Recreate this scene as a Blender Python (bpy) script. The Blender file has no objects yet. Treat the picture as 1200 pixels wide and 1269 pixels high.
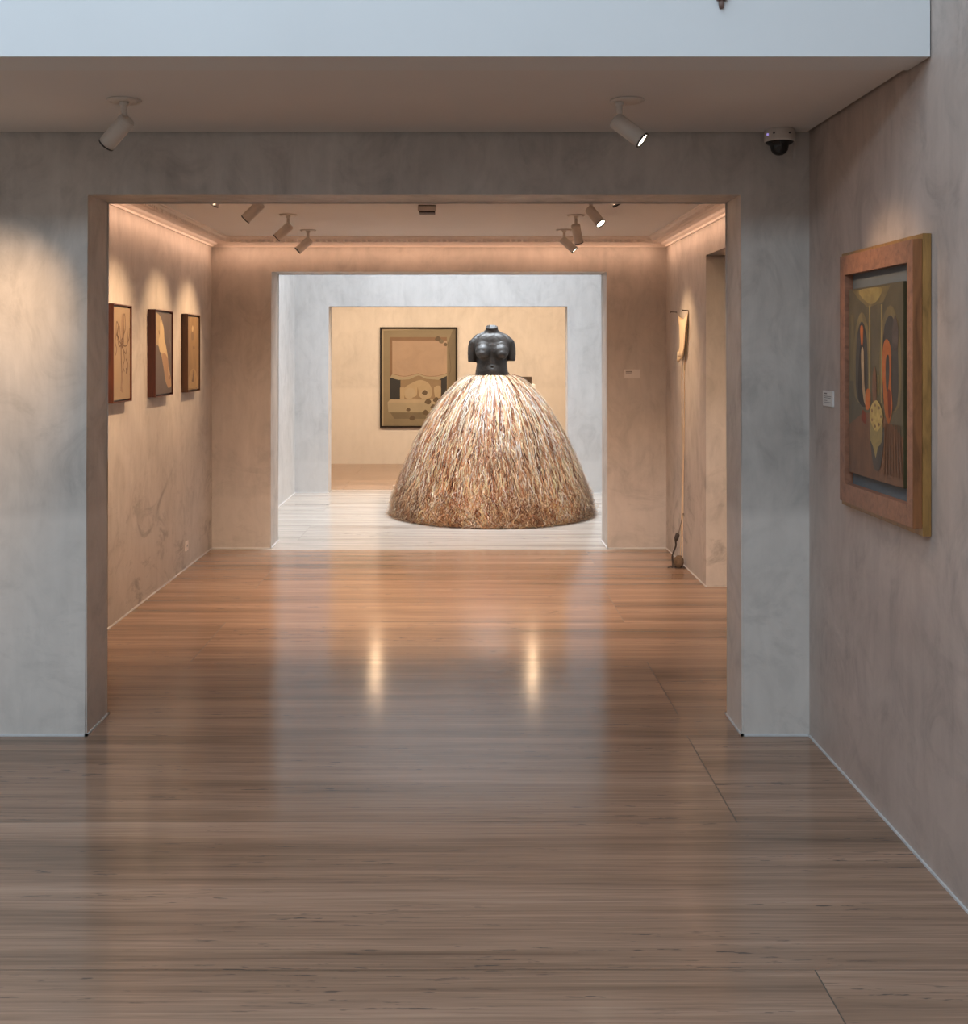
import bpy, bmesh, math, random
from mathutils import Vector, Matrix, noise
R = random.Random(7)
PI = math.pi
sc = bpy.context.scene
COL = sc.collection

# ------------------------------------------------------------------ materials
def newmat(name):
    m = bpy.data.materials.new(name); m.use_nodes = True
    nt = m.node_tree; b = nt.nodes['Principled BSDF']
    return m, nt, b
def N(nt, t, **kw):
    n = nt.nodes.new(t)
    for k, v in kw.items():
        if k.startswith('i_'): n.inputs[k[2:].replace('_', ' ')].default_value = v
        else: setattr(n, k, v)
    return n
def L(nt, a, b): nt.links.new(a, b)
def ramp(nt, fac, stops):
    n = N(nt, 'ShaderNodeValToRGB')
    e = n.color_ramp.elements
    while len(e) < len(stops): e.new(0.5)
    for i, (p, c) in enumerate(stops):
        e[i].position = p; e[i].color = (c[0], c[1], c[2], 1) if hasattr(c, '__len__') else (c, c, c, 1)
    L(nt, fac, n.inputs['Fac']); return n
def mapping(nt, scale, loc=(0, 0, 0)):
    tc = N(nt, 'ShaderNodeTexCoord'); mp = N(nt, 'ShaderNodeMapping')
    mp.inputs['Scale'].default_value = scale; mp.inputs['Location'].default_value = loc
    L(nt, tc.outputs['Object'], mp.inputs['Vector']); return mp
def noi(nt, vec, scale, detail=4, rough=.55, dist=0):
    n = N(nt, 'ShaderNodeTexNoise'); n.inputs['Scale'].default_value = scale
    n.inputs['Detail'].default_value = detail; n.inputs['Roughness'].default_value = rough
    n.inputs['Distortion'].default_value = dist
    L(nt, vec, n.inputs['Vector']); return n
def mixc(nt, fac, a, b, mode='MIX'):
    n = N(nt, 'ShaderNodeMix', data_type='RGBA', blend_type=mode)
    for s, v in ((0, fac), (6, a), (7, b)):
        if hasattr(v, 'links'): L(nt, v, n.inputs[s])
        else: n.inputs[s].default_value = v if s == 0 else (v[0], v[1], v[2], 1)
    return n.outputs[2]
def plain(name, col, rough=.6, metal=0, var=.08, scale=12, spec=.4, bump=0):
    m, nt, b = newmat(name)
    mp = mapping(nt, (1, 1, 1)); n = noi(nt, mp.outputs[0], scale, 3)
    r = ramp(nt, n.outputs['Fac'], [(.3, [c * (1 - var) for c in col]), (.7, [min(1, c * (1 + var)) for c in col])])
    L(nt, r.outputs[0], b.inputs['Base Color'])
    b.inputs['Roughness'].default_value = rough; b.inputs['Metallic'].default_value = metal
    b.inputs['Specular IOR Level'].default_value = spec
    if bump:
        bp = N(nt, 'ShaderNodeBump'); bp.inputs['Strength'].default_value = bump; bp.inputs['Distance'].default_value = .003
        L(nt, n.outputs['Fac'], bp.inputs['Height']); L(nt, bp.outputs[0], b.inputs['Normal'])
    return m
def emis(name, col, s):
    m, nt, b = newmat(name)
    b.inputs['Base Color'].default_value = (*col, 1)
    b.inputs['Emission Color'].default_value = (*col, 1); b.inputs['Emission Strength'].default_value = s
    return m
def plaster(name, base, band=.42, seed=0, rough=.5, stain=.0, contrast=1.0, soft=.02, bandk=1.10):
    """trowelled lime plaster: broad clouds, trowel smears, a paler skirting band with a wavy edge, stains"""
    m, nt, b = newmat(name)
    mp = mapping(nt, (1, 1, .7), (seed * 3.1, seed * 1.7, seed))
    big = noi(nt, mp.outputs[0], 1.3, 5, .62, .6)
    mid = noi(nt, mp.outputs[0], 4.5, 6, .68, 1.2)
    mp2 = mapping(nt, (3, 3, .55), (seed, 5, 2))
    smear = noi(nt, mp2.outputs[0], 5, 5, .6, .4)
    k = .30 * contrast
    d = lambda f: [c * f for c in base]
    r1 = ramp(nt, big.outputs['Fac'], [(.3, d(1 - k * .8)), (.5, base), (.72, d(1 + k * .55))])
    r2 = ramp(nt, mid.outputs['Fac'], [(.32, (1 - k * .75,) * 3), (.5, (1, 1, 1)), (.7, (1 + k * .35,) * 3)])
    c = mixc(nt, 1.0, r1.outputs[0], r2.outputs[0], 'MULTIPLY')
    r3 = ramp(nt, smear.outputs['Fac'], [(.35, (1 - k * .3,) * 3), (.65, (1 + k * .18,) * 3)])
    c = mixc(nt, 1.0, c, r3.outputs[0], 'MULTIPLY')
    # lower band
    tc = N(nt, 'ShaderNodeTexCoord'); sp = N(nt, 'ShaderNodeSeparateXYZ'); L(nt, tc.outputs['Object'], sp.inputs[0])
    ad = N(nt, 'ShaderNodeMath', operation='MULTIPLY_ADD'); L(nt, mid.outputs['Fac'], ad.inputs[0])
    ad.inputs[1].default_value = .10; L(nt, sp.outputs['Z'], ad.inputs[2])
    st = N(nt, 'ShaderNodeMapRange'); st.inputs['From Min'].default_value = band + .05 - soft; st.inputs['From Max'].default_value = band + .05 + soft
    st.inputs['To Min'].default_value = 1; st.inputs['To Max'].default_value = 0
    L(nt, ad.outputs[0], st.inputs['Value'])
    bf = N(nt, 'ShaderNodeMath', operation='MULTIPLY'); L(nt, st.outputs[0], bf.inputs[0]); bf.inputs[1].default_value = .45
    c = mixc(nt, bf.outputs[0], c, d(bandk))
    if stain:
        mp3 = mapping(nt, (1.2, 1.2, 2.2), (seed * 2, 9, 1))
        sn = noi(nt, mp3.outputs[0], 1.6, 7, .7, 1.5)
        sr = ramp(nt, sn.outputs['Fac'], [(.52, 0.0), (.66, 1.0)])
        win = N(nt, 'ShaderNodeMapRange'); win.inputs['From Min'].default_value = .95; win.inputs['From Max'].default_value = .6
        win.inputs['To Min'].default_value = 0; win.inputs['To Max'].default_value = stain
        L(nt, sp.outputs['Z'], win.inputs['Value'])
        mm = N(nt, 'ShaderNodeMath', operation='MULTIPLY'); L(nt, sr.outputs[0], mm.inputs[0]); L(nt, win.outputs[0], mm.inputs[1])
        c = mixc(nt, mm.outputs[0], c, d(.55))
    L(nt, c, b.inputs['Base Color'])
    b.inputs['Specular IOR Level'].default_value = .35
    rr = ramp(nt, mid.outputs['Fac'], [(.3, (rough + .12,) * 3), (.7, (rough - .08,) * 3)])
    L(nt, rr.outputs[0], b.inputs['Roughness'])
    bp = N(nt, 'ShaderNodeBump'); bp.inputs['Strength'].default_value = .25; bp.inputs['Distance'].default_value = .004
    L(nt, smear.outputs['Fac'], bp.inputs['Height']); L(nt, bp.outputs[0], b.inputs['Normal'])
    return m
def travertine():
    m, nt, b = newmat('travertine')
    tc = N(nt, 'ShaderNodeTexCoord'); at = N(nt, 'ShaderNodeAttribute', attribute_name='slab')
    sp = N(nt, 'ShaderNodeSeparateXYZ'); L(nt, tc.outputs['Object'], sp.inputs[0])
    cb = N(nt, 'ShaderNodeCombineXYZ'); L(nt, sp.outputs['X'], cb.inputs[0]); L(nt, sp.outputs['Y'], cb.inputs[1]); L(nt, at.outputs['Fac'], cb.inputs[2])
    def mp(s):
        x = N(nt, 'ShaderNodeMapping'); x.inputs['Scale'].default_value = s; L(nt, cb.outputs[0], x.inputs['Vector']); return x.outputs[0]
    bands = noi(nt, mp((.22, 5.5, 9)), 1.0, 4, .6, .25)
    veins = noi(nt, mp((.55, 22, 9)), 1.0, 5, .62, .5)
    fine = noi(nt, mp((2.2, 90, 9)), 1.0, 4, .6, .6)
    pits = noi(nt, mp((9, 85, 9)), 1.0, 3, .6, .2)
    pmask = noi(nt, mp((1.0, 9, 9)), 1.0, 3, .6)
    r1 = ramp(nt, bands.outputs['Fac'], [(.3, FL[0]), (.45, FL[1]), (.58, FL[2]), (.72, FL[3])])
    r2 = ramp(nt, veins.outputs['Fac'], [(.26, (.62,) * 3), (.38, (.90,) * 3), (.56, (1.03,) * 3), (.75, (1.15,) * 3)])
    r3 = ramp(nt, fine.outputs['Fac'], [(.3, (.76,) * 3), (.7, (1.22,) * 3)])
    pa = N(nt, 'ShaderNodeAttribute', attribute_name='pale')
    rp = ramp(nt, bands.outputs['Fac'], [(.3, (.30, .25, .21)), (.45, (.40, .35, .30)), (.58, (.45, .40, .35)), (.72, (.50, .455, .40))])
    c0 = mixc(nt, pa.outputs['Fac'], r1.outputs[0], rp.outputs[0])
    c = mixc(nt, 1, c0, r2.outputs[0], 'MULTIPLY'); c = mixc(nt, 1, c, r3.outputs[0], 'MULTIPLY')
    pr = ramp(nt, pits.outputs['Fac'], [(.61, 0.0), (.66, .85)])
    pk = ramp(nt, pmask.outputs['Fac'], [(.48, 0.0), (.60, 1.0)])
    pm = N(nt, 'ShaderNodeMath', operation='MULTIPLY'); L(nt, pr.outputs[0], pm.inputs[0]); L(nt, pk.outputs[0], pm.inputs[1])
    c = mixc(nt, pm.outputs[0], c, (.075, .065, .06))
    L(nt, c, b.inputs['Base Color'])
    rr = ramp(nt, veins.outputs['Fac'], [(.3, (.17,) * 3), (.7, (.10,) * 3)])
    L(nt, rr.outputs[0], b.inputs['Roughness'])
    b.inputs['Specular IOR Level'].default_value = .46
    bp = N(nt, 'ShaderNodeBump'); bp.inputs['Strength'].default_value = .22; bp.inputs['Distance'].default_value = .0012
    L(nt, fine.outputs['Fac'], bp.inputs['Height']); L(nt, bp.outputs[0], b.inputs['Normal'])
    return m
FL = [(.185, .120, .080), (.30, .188, .125), (.365, .232, .158), (.43, .287, .20)]

PL = (.50, .45, .405)
M = {}
M['pl_front'] = plaster('plaster_front', (.53, .48, .43), .93, 1, .5, .25, .8, .03, 1.45)
M['pl_right'] = plaster('plaster_right', (.47, .385, .335), .30, 2, .42, .3, .8)
M['pl_mid'] = plaster('plaster_middle', PL, .42, 3, .5, .3, .65)
M['pl_side'] = plaster('plaster_side', PL, .42, 4, .5, .85, .65)
M['pl_far'] = plaster('plaster_far', (.53, .52, .51), .36, 5, .5, 0, .5)
M['pl_end'] = plaster('plaster_end', (.60, .56, .52), 1.08, 6, .55, 0, .35)
M['white'] = plain('white_paint', (.66, .66, .65), .8, var=.02, scale=1.5)
M['ceil'] = plain('ceiling_paint', (.66, .63, .60), .85, var=.02, scale=1.5)
M['gap'] = plain('shadow_gap', (.04, .035, .03), .9)
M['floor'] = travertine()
M['grout'] = plain('grout', (.14, .11, .085), .9)
M['caulk'] = plain('caulk', (.62, .61, .60), .6)
M['crown'] = plain('crown_plaster', (.78, .69, .62), .65, var=.03)
M['fixture'] = plain('fixture_enamel', (.60, .54, .48), .45, var=.03)
M['dark_metal'] = plain('dark_metal', (.03, .028, .026), .4, spec=.5)
M['lens'] = emis('lamp_glass', (1.0, .86, .66), 14)
M['lens_hot'] = emis('lamp_glass_hot', (1.0, .80, .55), 20)
M['lens_off'] = plain('lamp_glass_dim', (.25, .23, .20), .2)

# ------------------------------------------------------------------ mesh helpers
def link(o, parent=None):
    COL.objects.link(o)
    if parent: o.parent = parent
    return o
def mkobj(name, bm, mats, parent=None, smooth=False, loc=None):
    me = bpy.data.meshes.new(name); bm.normal_update(); bm.to_mesh(me); bm.free()
    if not isinstance(mats, (list, tuple)): mats = [mats]
    for m in mats: me.materials.append(m)
    if smooth:
        for p in me.polygons: p.use_smooth = True
    o = bpy.data.objects.new(name, me); link(o, parent)
    if loc: o.location = loc
    return o
def box(bm, a, b, mi=0, bev=0):
    x0, y0, z0 = [min(a[i], b[i]) for i in range(3)]; x1, y1, z1 = [max(a[i], b[i]) for i in range(3)]
    v = [bm.verts.new(p) for p in ((x0, y0, z0), (x1, y0, z0), (x1, y1, z0), (x0, y1, z0), (x0, y0, z1), (x1, y0, z1), (x1, y1, z1), (x0, y1, z1))]
    fs = []
    for q in ((0, 3, 2, 1), (4, 5, 6, 7), (0, 1, 5, 4), (1, 2, 6, 5), (2, 3, 7, 6), (3, 0, 4, 7)):
        f = bm.faces.new([v[i] for i in q]); f.material_index = mi; fs.append(f)
    if bev:
        es = list({e for f in fs for e in f.edges})
        r = bmesh.ops.bevel(bm, geom=es, offset=bev, segments=2, affect='EDGES', profile=.7)
        for f in r['faces']: f.material_index = mi
    return v
def lathe(bm, prof, n=32, mi=0, M4=None, cap=False):
    rings = []
    for r, z in prof:
        ring = []
        for i in range(n):
            a = 2 * PI * i / n; p = Vector((r * math.cos(a), r * math.sin(a), z))
            ring.append(bm.verts.new(M4 @ p if M4 else p))
        rings.append(ring)
    for a, b in zip(rings, rings[1:]):
        for i in range(n):
            f = bm.faces.new((a[i], a[(i + 1) % n], b[(i + 1) % n], b[i])); f.material_index = mi; f.smooth = True
    if cap:
        for rg, rev in ((rings[0], True), (rings[-1], False)):
            f = bm.faces.new(rg[::-1] if rev else rg); f.material_index = mi
def tube(bm, pts, rad, n=8, mi=0, flat=1.0):
    pts = [Vector(p) for p in pts]
    rads = rad if hasattr(rad, '__len__') else [rad] * len(pts)
    rings = []; up = None
    for i, p in enumerate(pts):
        t = (pts[min(i + 1, len(pts) - 1)] - pts[max(i - 1, 0)]).normalized()
        if up is None: up = t.orthogonal().normalized()
        u = (up - t * up.dot(t)).normalized(); up = u; v = t.cross(u)
        rings.append([bm.verts.new(p + (u * math.cos(2 * PI * k / n) + v * math.sin(2 * PI * k / n) * flat) * rads[i]) for k in range(n)])
    for a, b in zip(rings, rings[1:]):
        for k in range(n):
            f = bm.faces.new((a[k], a[(k + 1) % n], b[(k + 1) % n], b[k])); f.material_index = mi; f.smooth = True
    bm.faces.new(rings[0][::-1]).material_index = mi; bm.faces.new(rings[-1]).material_index = mi
def spline(pts, per=6, closed=False):
    P = [Vector(p) for p in pts]; n = len(P); out = []
    rng = range(n if closed else n - 1)
    for i in rng:
        g = (lambda k: P[k % n]) if closed else (lambda k: P[max(0, min(n - 1, k))])
        a, b, c, d = g(i - 1), g(i), g(i + 1), g(i + 2)
        for s in range(per):
            t = s / per
            out.append(.5 * ((2 * b) + (c - a) * t + (2 * a - 5 * b + 4 * c - d) * t * t + (3 * b - a - 3 * c + d) * t ** 3))
    if not closed: out.append(P[-1])
    return out
def struct(name, bm, mat, smooth=False):
    o = mkobj(name, bm, mat, smooth=smooth); o['kind'] = 'structure'; return o
def thing(name, label, cat, loc=(0, 0, 0), group=None):
    o = bpy.data.objects.new(name, None); o.empty_display_size = .1; COL.objects.link(o); o.location = loc
    o['label'] = label; o['category'] = cat
    if group: o['group'] = group
    return o
def tag(o, label, cat, group=None):
    o['label'] = label; o['category'] = cat
    if group: o['group'] = group
    return o

# ------------------------------------------------------------------ measures (metres; y is the depth from the camera)
H = 1.6
Y1, Y1b = 4.538, 4.811
Y2, Y2b = 8.871, 9.231
Y3, Y3b = 12.364, 12.63
Y4 = 15.54
OL, OR, OT = -1.573, 1.160, 2.259         # openings of the first two walls
XR1 = 1.44; XL2, XR2 = -2.053, 1.65; XL3, XR3 = -1.915, 1.75
CZ = 2.511; CZ2 = 2.522; SOFF = 3.36; HIGH = 5.2
XL1 = -4.6; YB = -3.2

def wall_with_opening(name, mat, x0, x1, y0, y1, z1, ol, orr, ot):
    bm = bmesh.new()
    e = .002
    # single continuous profile extruded in y: no seams across the lintel
    prof = [(x0, 0), (ol, 0), (ol, ot), (orr, ot), (orr, 0), (x1, 0), (x1, z1), (x0, z1)]
    a = [bm.verts.new((x, y0, z)) for x, z in prof]; b = [bm.verts.new((x, y1, z)) for x, z in prof]
    bm.faces.new(a); bm.faces.new(b[::-1])
    for i in range(8):
        j = (i + 1) % 8; bm.faces.new((a[j], a[i], b[i], b[j]))
    ed = [x for x in bm.edges if abs(x.verts[0].co.x - x.verts[1].co.x) < 1e-5 and abs(x.verts[0].co.y - x.verts[1].co.y) < 1e-5 and x.verts[0].co.x in (ol, orr) or (abs(x.verts[0].co.z - ot) < 1e-5 and abs(x.verts[1].co.z - ot) < 1e-5 and abs(x.verts[0].co.y - x.verts[1].co.y) < 1e-5)]
    ed = [x for x in bm.edges if (min(v.co.x for v in x.verts) >= ol - 1e-4 and max(v.co.x for v in x.verts) <= orr + 1e-4 and max(v.co.z for v in x.verts) <= ot + 1e-4 and abs(x.verts[0].co.y - x.verts[1].co.y) < 1e-4)]
    bmesh.ops.bevel(bm, geom=ed, offset=.006, segments=2, affect='EDGES')
    bmesh.ops.triangulate(bm, faces=[f for f in bm.faces if len(f.verts) > 4])
    return struct(name, bm, mat)
wall_with_opening('wall_front', M['pl_front'], XL1, XR1, Y1, Y1b, 3.0, OL, OR, OT)
wall_with_opening('wall_middle', M['pl_mid'], -3.0, 2.4, Y2, Y2b, 5.3, OL, 1.170, OT)
wall_with_opening('wall_back', M['pl_far'], -3.2, 2.6, Y3, Y3b, 5.3, -1.539, 1.181, 2.122)
def bx(name, a, b, mat): bm = bmesh.new(); box(bm, a, b); return struct(name, bm, mat)
bx('wall_right', (XR1, YB, 0), (XR1 + .21, Y1b - .0, HIGH), M['pl_right'])
bx('wall_left', (XL1 - .2, YB, 0), (XL1, Y1b, HIGH), M['pl_front'])
bx('wall_rear', (XL1 - .2, YB - .2, 0), (XR1 + .21, YB, HIGH), M['white'])
bx('wall_left', (XL2 - .2, Y1b, 0), (XL2, Y2, 3.0), M['pl_side'])
# right wall of the gallery, with a doorway between y=6.49 and y=7.42
bm = bmesh.new()
D0, D1 = 6.49, 7.42
prof = [(Y1b, 0), (D0, 0), (D0, OT), (D1, OT), (D1, 0), (Y2, 0), (Y2, 3.0), (Y1b, 3.0)]
a = [bm.verts.new((XR2, y, z)) for y, z in prof]; b = [bm.verts.new((XR2 + .25, y, z)) for y, z in prof]
bm.faces.new(a[::-1]); bm.faces.new(b)
for i in range(8):
    j = (i + 1) % 8; bm.faces.new((a[i], a[j], b[j], b[i]))
bm.normal_update()
bmesh.ops.triangulate(bm, faces=[f for f in bm.faces if len(f.verts) > 4])
struct('wall_right', bm, M['pl_side'])
# bay room walls and end room walls
bx('wall_left', (XL3 - .2, Y2b, 0), (XL3, Y3, HIGH), M['pl_far'])
bx('wall_right', (XR3, Y2b, 0), (XR3 + .2, Y3, HIGH), M['pl_far'])
bx('wall_left', (-2.9, Y3b, 0), (-2.7, Y4, 3.0), M['pl_end'])
bx('wall_right', (2.2, Y3b, 0), (2.4, Y4, 3.0), M['pl_end'])
bx('wall_end', (-2.9, Y4, 0), (2.4, Y4 + .2, 3.0), M['pl_end'])
# side room beyond the gallery doorway
bx('wall_side', (XR2 + .25, Y1b - .1, 0), (4.4, Y1b + .1, 3.0), M['pl_end'])
bx('wall_side', (4.4, Y1b - .1, 0), (4.6, Y2 + .2, 3.0), M['pl_end'])
bx('wall_side', (2.42, Y2, 0), (4.4, Y2 + .2, 3.0), M['pl_end'])
# ceilings
def slab(name, x0, x1, y0, y1, z, mat, th=.12, gap=0):
    bm = bmesh.new(); box(bm, (x0, y0, z), (x1, y1, z + th)); return struct(name, bm, mat)
g = .018
bm = bmesh.new(); box(bm, (XL1, SOFF, CZ), (XR1 - g, Y1 - g, CZ + .02)); box(bm, (XL1, SOFF, CZ + .02), (XR1, Y1, CZ + .14), 1)
struct('ceiling', bm, [M['ceil'], M['gap']])
bm = bmesh.new(); box(bm, (XL1, SOFF - .006, CZ - .002), (XR1 - .004, SOFF + .16, HIGH)); struct('wall_upper', bm, M['white'])
slab('ceiling', XL2 - .2, XR2 + .25, Y1b, Y2, CZ2, M['ceil'])
slab('ceiling', -2.9, 2.4, Y3b, Y4, 2.6, M['ceil'])
slab('ceiling', XR2 + .25, 4.6, Y1b - .1, Y2 + .2, 2.6, M['ceil'])
def ring_ceiling(x0, x1, y0, y1, hx0, hx1, hy0, hy1, z):
    bm = bmesh.new()
    for q in (((x0, y0), (x1, hy0)), ((x0, hy1), (x1, y1)), ((x0, hy0), (hx0, hy1)), ((hx1, hy0), (x1, hy1))):
        box(bm, (q[0][0], q[0][1], z), (q[1][0], q[1][1], z + .15))
    struct('ceiling', bm, M['white'])
ring_ceiling(XL1 - .2, XR1 + .2, YB - .2, SOFF + .16, -3.9, .7, -1.6, 2.9, HIGH)
ring_ceiling(XL3 - .2, XR3 + .2, Y2b - .3, Y3 + .2, -1.6, 1.45, 9.5, 12.1, HIGH)

# floor: slabs with real joints
bm = bmesh.new(); lay = bm.faces.layers.float.new('slab'); lp = bm.faces.layers.float.new('pale')
J = .0010
def slabrow(y0, y1, xs):
    for x0, x1 in zip(xs, xs[1:]):
        vs = [bm.verts.new(p) for p in ((x0 + J * 1.8, y0 + J, 0), (x1 - J * 1.8, y0 + J, 0), (x1 - J * 1.8, y1 - J, 0), (x0 + J * 1.8, y1 - J, 0))]
        f = bm.faces.new(vs); f[lay] = R.uniform(0, 40); f[lp] = 1.0 if 8.7 < y0 < 12.5 else 0.0  # threshold and bay slabs coloured paler, carrying the bay's daylight brightness
A = [-6.0, -3.765, .945, 4.8]; B = [-6.0, -1.41, 2.9, 4.8]
rows = [(-3.5, -1.7, B), (-1.7, -.78, A), (-.78, .12, B), (.12, 1.02, A), (1.02, 1.92, B), (1.92, 2.82, [-6, -3.8, .909, 4.8]), (2.82, 3.705, [-6, -1.9, 4.8]), (3.705, Y1, [-6, -3.8, .93, 4.8]),
        (Y1, 4.80, [-6, 1.3, 4.8]), (4.80, 5.62, A), (5.62, 6.44, B), (6.44, 7.36, [-6, -3.7, .95, 4.8]), (7.36, 8.12, B), (8.12, 8.80, [-6, -3.6, .985, 4.8]), (8.80, Y2b, [-6, 2.0, 4.8]),
        (Y2b, 10.05, B), (10.05, 10.87, A), (10.87, 11.7, B), (11.7, Y3b, A), (Y3b, 13.45, B), (13.45, 14.3, A), (14.3, 15.1, B), (15.1, 16, A)]
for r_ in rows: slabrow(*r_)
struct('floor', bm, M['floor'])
bm = bmesh.new(); box(bm, (-6, -3.5, -.08), (4.8, 16, -.0015)); struct('floor_bed', bm, M['grout'])

# white sealing beads along wall feet
def bead(name, pts, r=.006):
    bm = bmesh.new()
    for p, q in zip(pts, pts[1:]):
        p = Vector(p); q = Vector(q)
        lo = [min(p[i], q[i]) - r for i in range(2)]; hi = [max(p[i], q[i]) + r for i in range(2)]
        box(bm, (lo[0], lo[1], 0), (hi[0], hi[1], r * 1.2))
    struct(name, bm, M['caulk'])
bead('baseboard_right', [(XR1, YB), (XR1, Y1), (OR, Y1), (OR, Y1b), (XR2, Y1b), (XR2, D0)])
bead('baseboard_left', [(XL1, Y1), (OL, Y1), (OL, Y1b), (XL2, Y1b), (XL2, Y2), (OL, Y2), (OL, Y2b), (XL3, Y2b), (XL3, Y3), (-1.539, Y3)])
bead('baseboard_back', [(XR2, D1), (XR2, Y2), (1.17, Y2), (1.17, Y2b), (XR3, Y2b), (XR3, Y3), (1.181, Y3)])

# crown moulding of the gallery with dentils
cp = [(0, 2.452), (.014, 2.452), (.022, 2.464), (.050, 2.469), (.062, 2.479), (.100, 2.485), (.112, 2.496), (.150, 2.500), (.158, 2.512), (.172, 2.515), (.176, CZ2 + .002), (0, CZ2 + .002)]
def crown(name, p0, p1, nrm):
    bm = bmesh.new(); p0 = Vector(p0); p1 = Vector(p1); n = Vector(nrm); t = (p1 - p0).normalized()
    def P(base, o, z, s): return base + n * o + t * (s * o) + Vector((0, 0, z))
    a = [bm.verts.new(P(p0, o, z, 1)) for o, z in cp]; b = [bm.verts.new(P(p1, o, z, -1)) for o, z in cp]
    k = len(cp)
    for i in range(k): 
        j = (i + 1) % k; bm.faces.new((a[i], a[j], b[j], b[i]))
    ln = (p1 - p0).length; m = int((ln - .34) / .046)
    for i in range(m):
        c = p0 + t * (.17 + (i + .5) * (ln - .34) / m)
        q = [c + n * .118, c + n * .149]
        lo = q[0] - t * .014 ; hi = q[1] + t * .014
        box(bm, (lo.x, lo.y, 2.478), (hi.x, hi.y, 2.503))
    bmesh.ops.recalc_face_normals(bm, faces=bm.faces)
    struct(name, bm, M['crown'])
crown('trim_1', (XL2, Y1b, 0), (XL2, Y2, 0), (1, 0, 0))
crown('trim_2', (XL2, Y2, 0), (XR2, Y2, 0), (0, -1, 0))
crown('trim_3', (XR2, Y2, 0), (XR2, Y1b, 0), (-1, 0, 0))
crown('trim_4', (XR2, Y1b, 0), (XL2, Y1b, 0), (0, 1, 0))

# ------------------------------------------------------------------ lights
def area(name, loc, rot, sx, sy, e, col, spread=PI):
    l = bpy.data.lights.new(name, 'AREA'); l.shape = 'RECTANGLE'; l.size = sx; l.size_y = sy; l.energy = e; l.color = col; l.spread = spread
    o = bpy.data.objects.new(name, l); COL.objects.link(o); o.location = loc; o.rotation_euler = rot; return o
def spotlamp(name, loc, tgt, e, col, size=50, blend=1.0, rad=.02):
    l = bpy.data.lights.new(name, 'SPOT'); l.energy = e; l.color = col; l.spot_size = math.radians(size); l.spot_blend = blend; l.shadow_soft_size = rad
    o = bpy.data.objects.new(name, l); COL.objects.link(o); o.location = loc
    o.rotation_mode = 'QUATERNION'; o.rotation_quaternion = (Vector(tgt) - Vector(loc)).to_track_quat('-Z', 'Y'); return o
DAY = (.66, .83, 1.0); WARM = (1.0, .66, .38)
area('skylight_front', (-1.6, .65, HIGH + .02), (0, 0, 0), 4.5, 4.4, 150, DAY)
area('rear_daylight_fill', (-2.3, YB + .05, 4.55), (math.radians(76), 0, 0), 4.4, 1.0, 215, DAY)  # added daylight fill high behind the camera, brightens the front wall
area('skylight_bay', (-.08, 10.8, HIGH + .02), (0, 0, 0), 2.8, 2.2, 195, (.84, .92, 1.0), math.radians(95))
w = bpy.data.worlds.new('World'); sc.world = w; w.use_nodes = True
w.node_tree.nodes['Background'].inputs[0].default_value = (.65, .8, 1, 1); w.node_tree.nodes['Background'].inputs[1].default_value = .6
# concealed warm strips behind the cornice of the gallery
area('cornice_strip_left', (XL2 + .13, 6.84, 2.448), (0, math.radians(58), 0), .02, 3.9, 3.8, (1, .60, .40), math.radians(125))
area('cornice_strip_back', (-.2, Y2 - .13, 2.448), (math.radians(52), 0, 0), 3.5, .02, 2.6, (1, .60, .40), math.radians(135))
area('cornice_strip_right', (XR2 - .13, 6.84, 2.448), (0, math.radians(-58), 0), .02, 3.9, 3.4, (1, .60, .40), math.radians(125))
area('gallery_fill_light', (-.2, 5.35, 2.505), (math.radians(42), 0, 0), 3.0, .15, 66, (1, .70, .49), math.radians(78))  # added fill light, hidden by the lintel, to brighten the gallery's back wall
# end room and side room lamps
area('end_room_lamps', (-.2, 13.1, 2.57), (math.radians(38), 0, 0), 4.0, .3, 175, (1, .74, .49))
spotlamp('side_room_lamp', (3.3, 5.1, 2.45), (1.4, 7.2, 0.3), 90, (1, .72, .45), 75, .5, .03)

# ------------------------------------------------------------------ ceiling spotlights
def spot_meshes():
    d = {}
    bm = bmesh.new(); lathe(bm, [(.0001, 0), (.060, 0), (.062, -.003), (.058, -.007), (.020, -.008), (.0001, -.008)], 36)
    for s in (-1, 1): lathe(bm, [(.004, -.007), (.004, -.010), (.0001, -.011)], 10, 0, Matrix.Translation((.048 * s, 0, 0)))
    d['plate'] = bm
    bm = bmesh.new(); lathe(bm, [(.0001, -.006), (.016, -.006), (.016, -.018), (.013, -.022), (.0105, -.022), (.0105, -.036), (.0115, -.042), (.008, -.070), (.008, -.085), (.0001, -.085)], 24); d['stem'] = bm
    bm = bmesh.new()
    lathe(bm, [(.0001, .024), (.010, .024), (.026, .022), (.0305, .016), (.0305, -.106), (.0290, -.107), (.0275, -.104), (.0275, -.098)], 36)
    lathe(bm, [(.0307, .006), (.0312, .004), (.0307, .002)], 36)
    for i in range(6):
        a = i * PI / 3 + .3; lathe(bm, [(.0028, .0225), (.0028, .0245), (.0001, .0248)], 8, 0, Matrix.Translation((.02 * math.cos(a), .02 * math.sin(a), 0)))
    d['housing'] = bm
    bm = bmesh.new(); lathe(bm, [(.0275, -.098), (.0275, -.110), (.0310, -.110), (.0312, -.104)], 36); d['rim'] = bm
    bm = bmesh.new(); lathe(bm, [(.0262, -.1035), (.018, -.1055), (.008, -.1065), (.0001, -.1068)], 32); d['lens'] = bm
    bm = bmesh.new(); lathe(bm, [(.0001, -.006), (.006, -.006), (.006, .006), (.0001, .006)], 12, 0, Matrix.Translation((0, 0, -.085)) @ Matrix.Rotation(PI / 2, 4, 'Y') @ Matrix.Scale(2.2, 4, (0, 0, 1))); d['knuckle'] = bm
    return d
SM = {}
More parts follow.
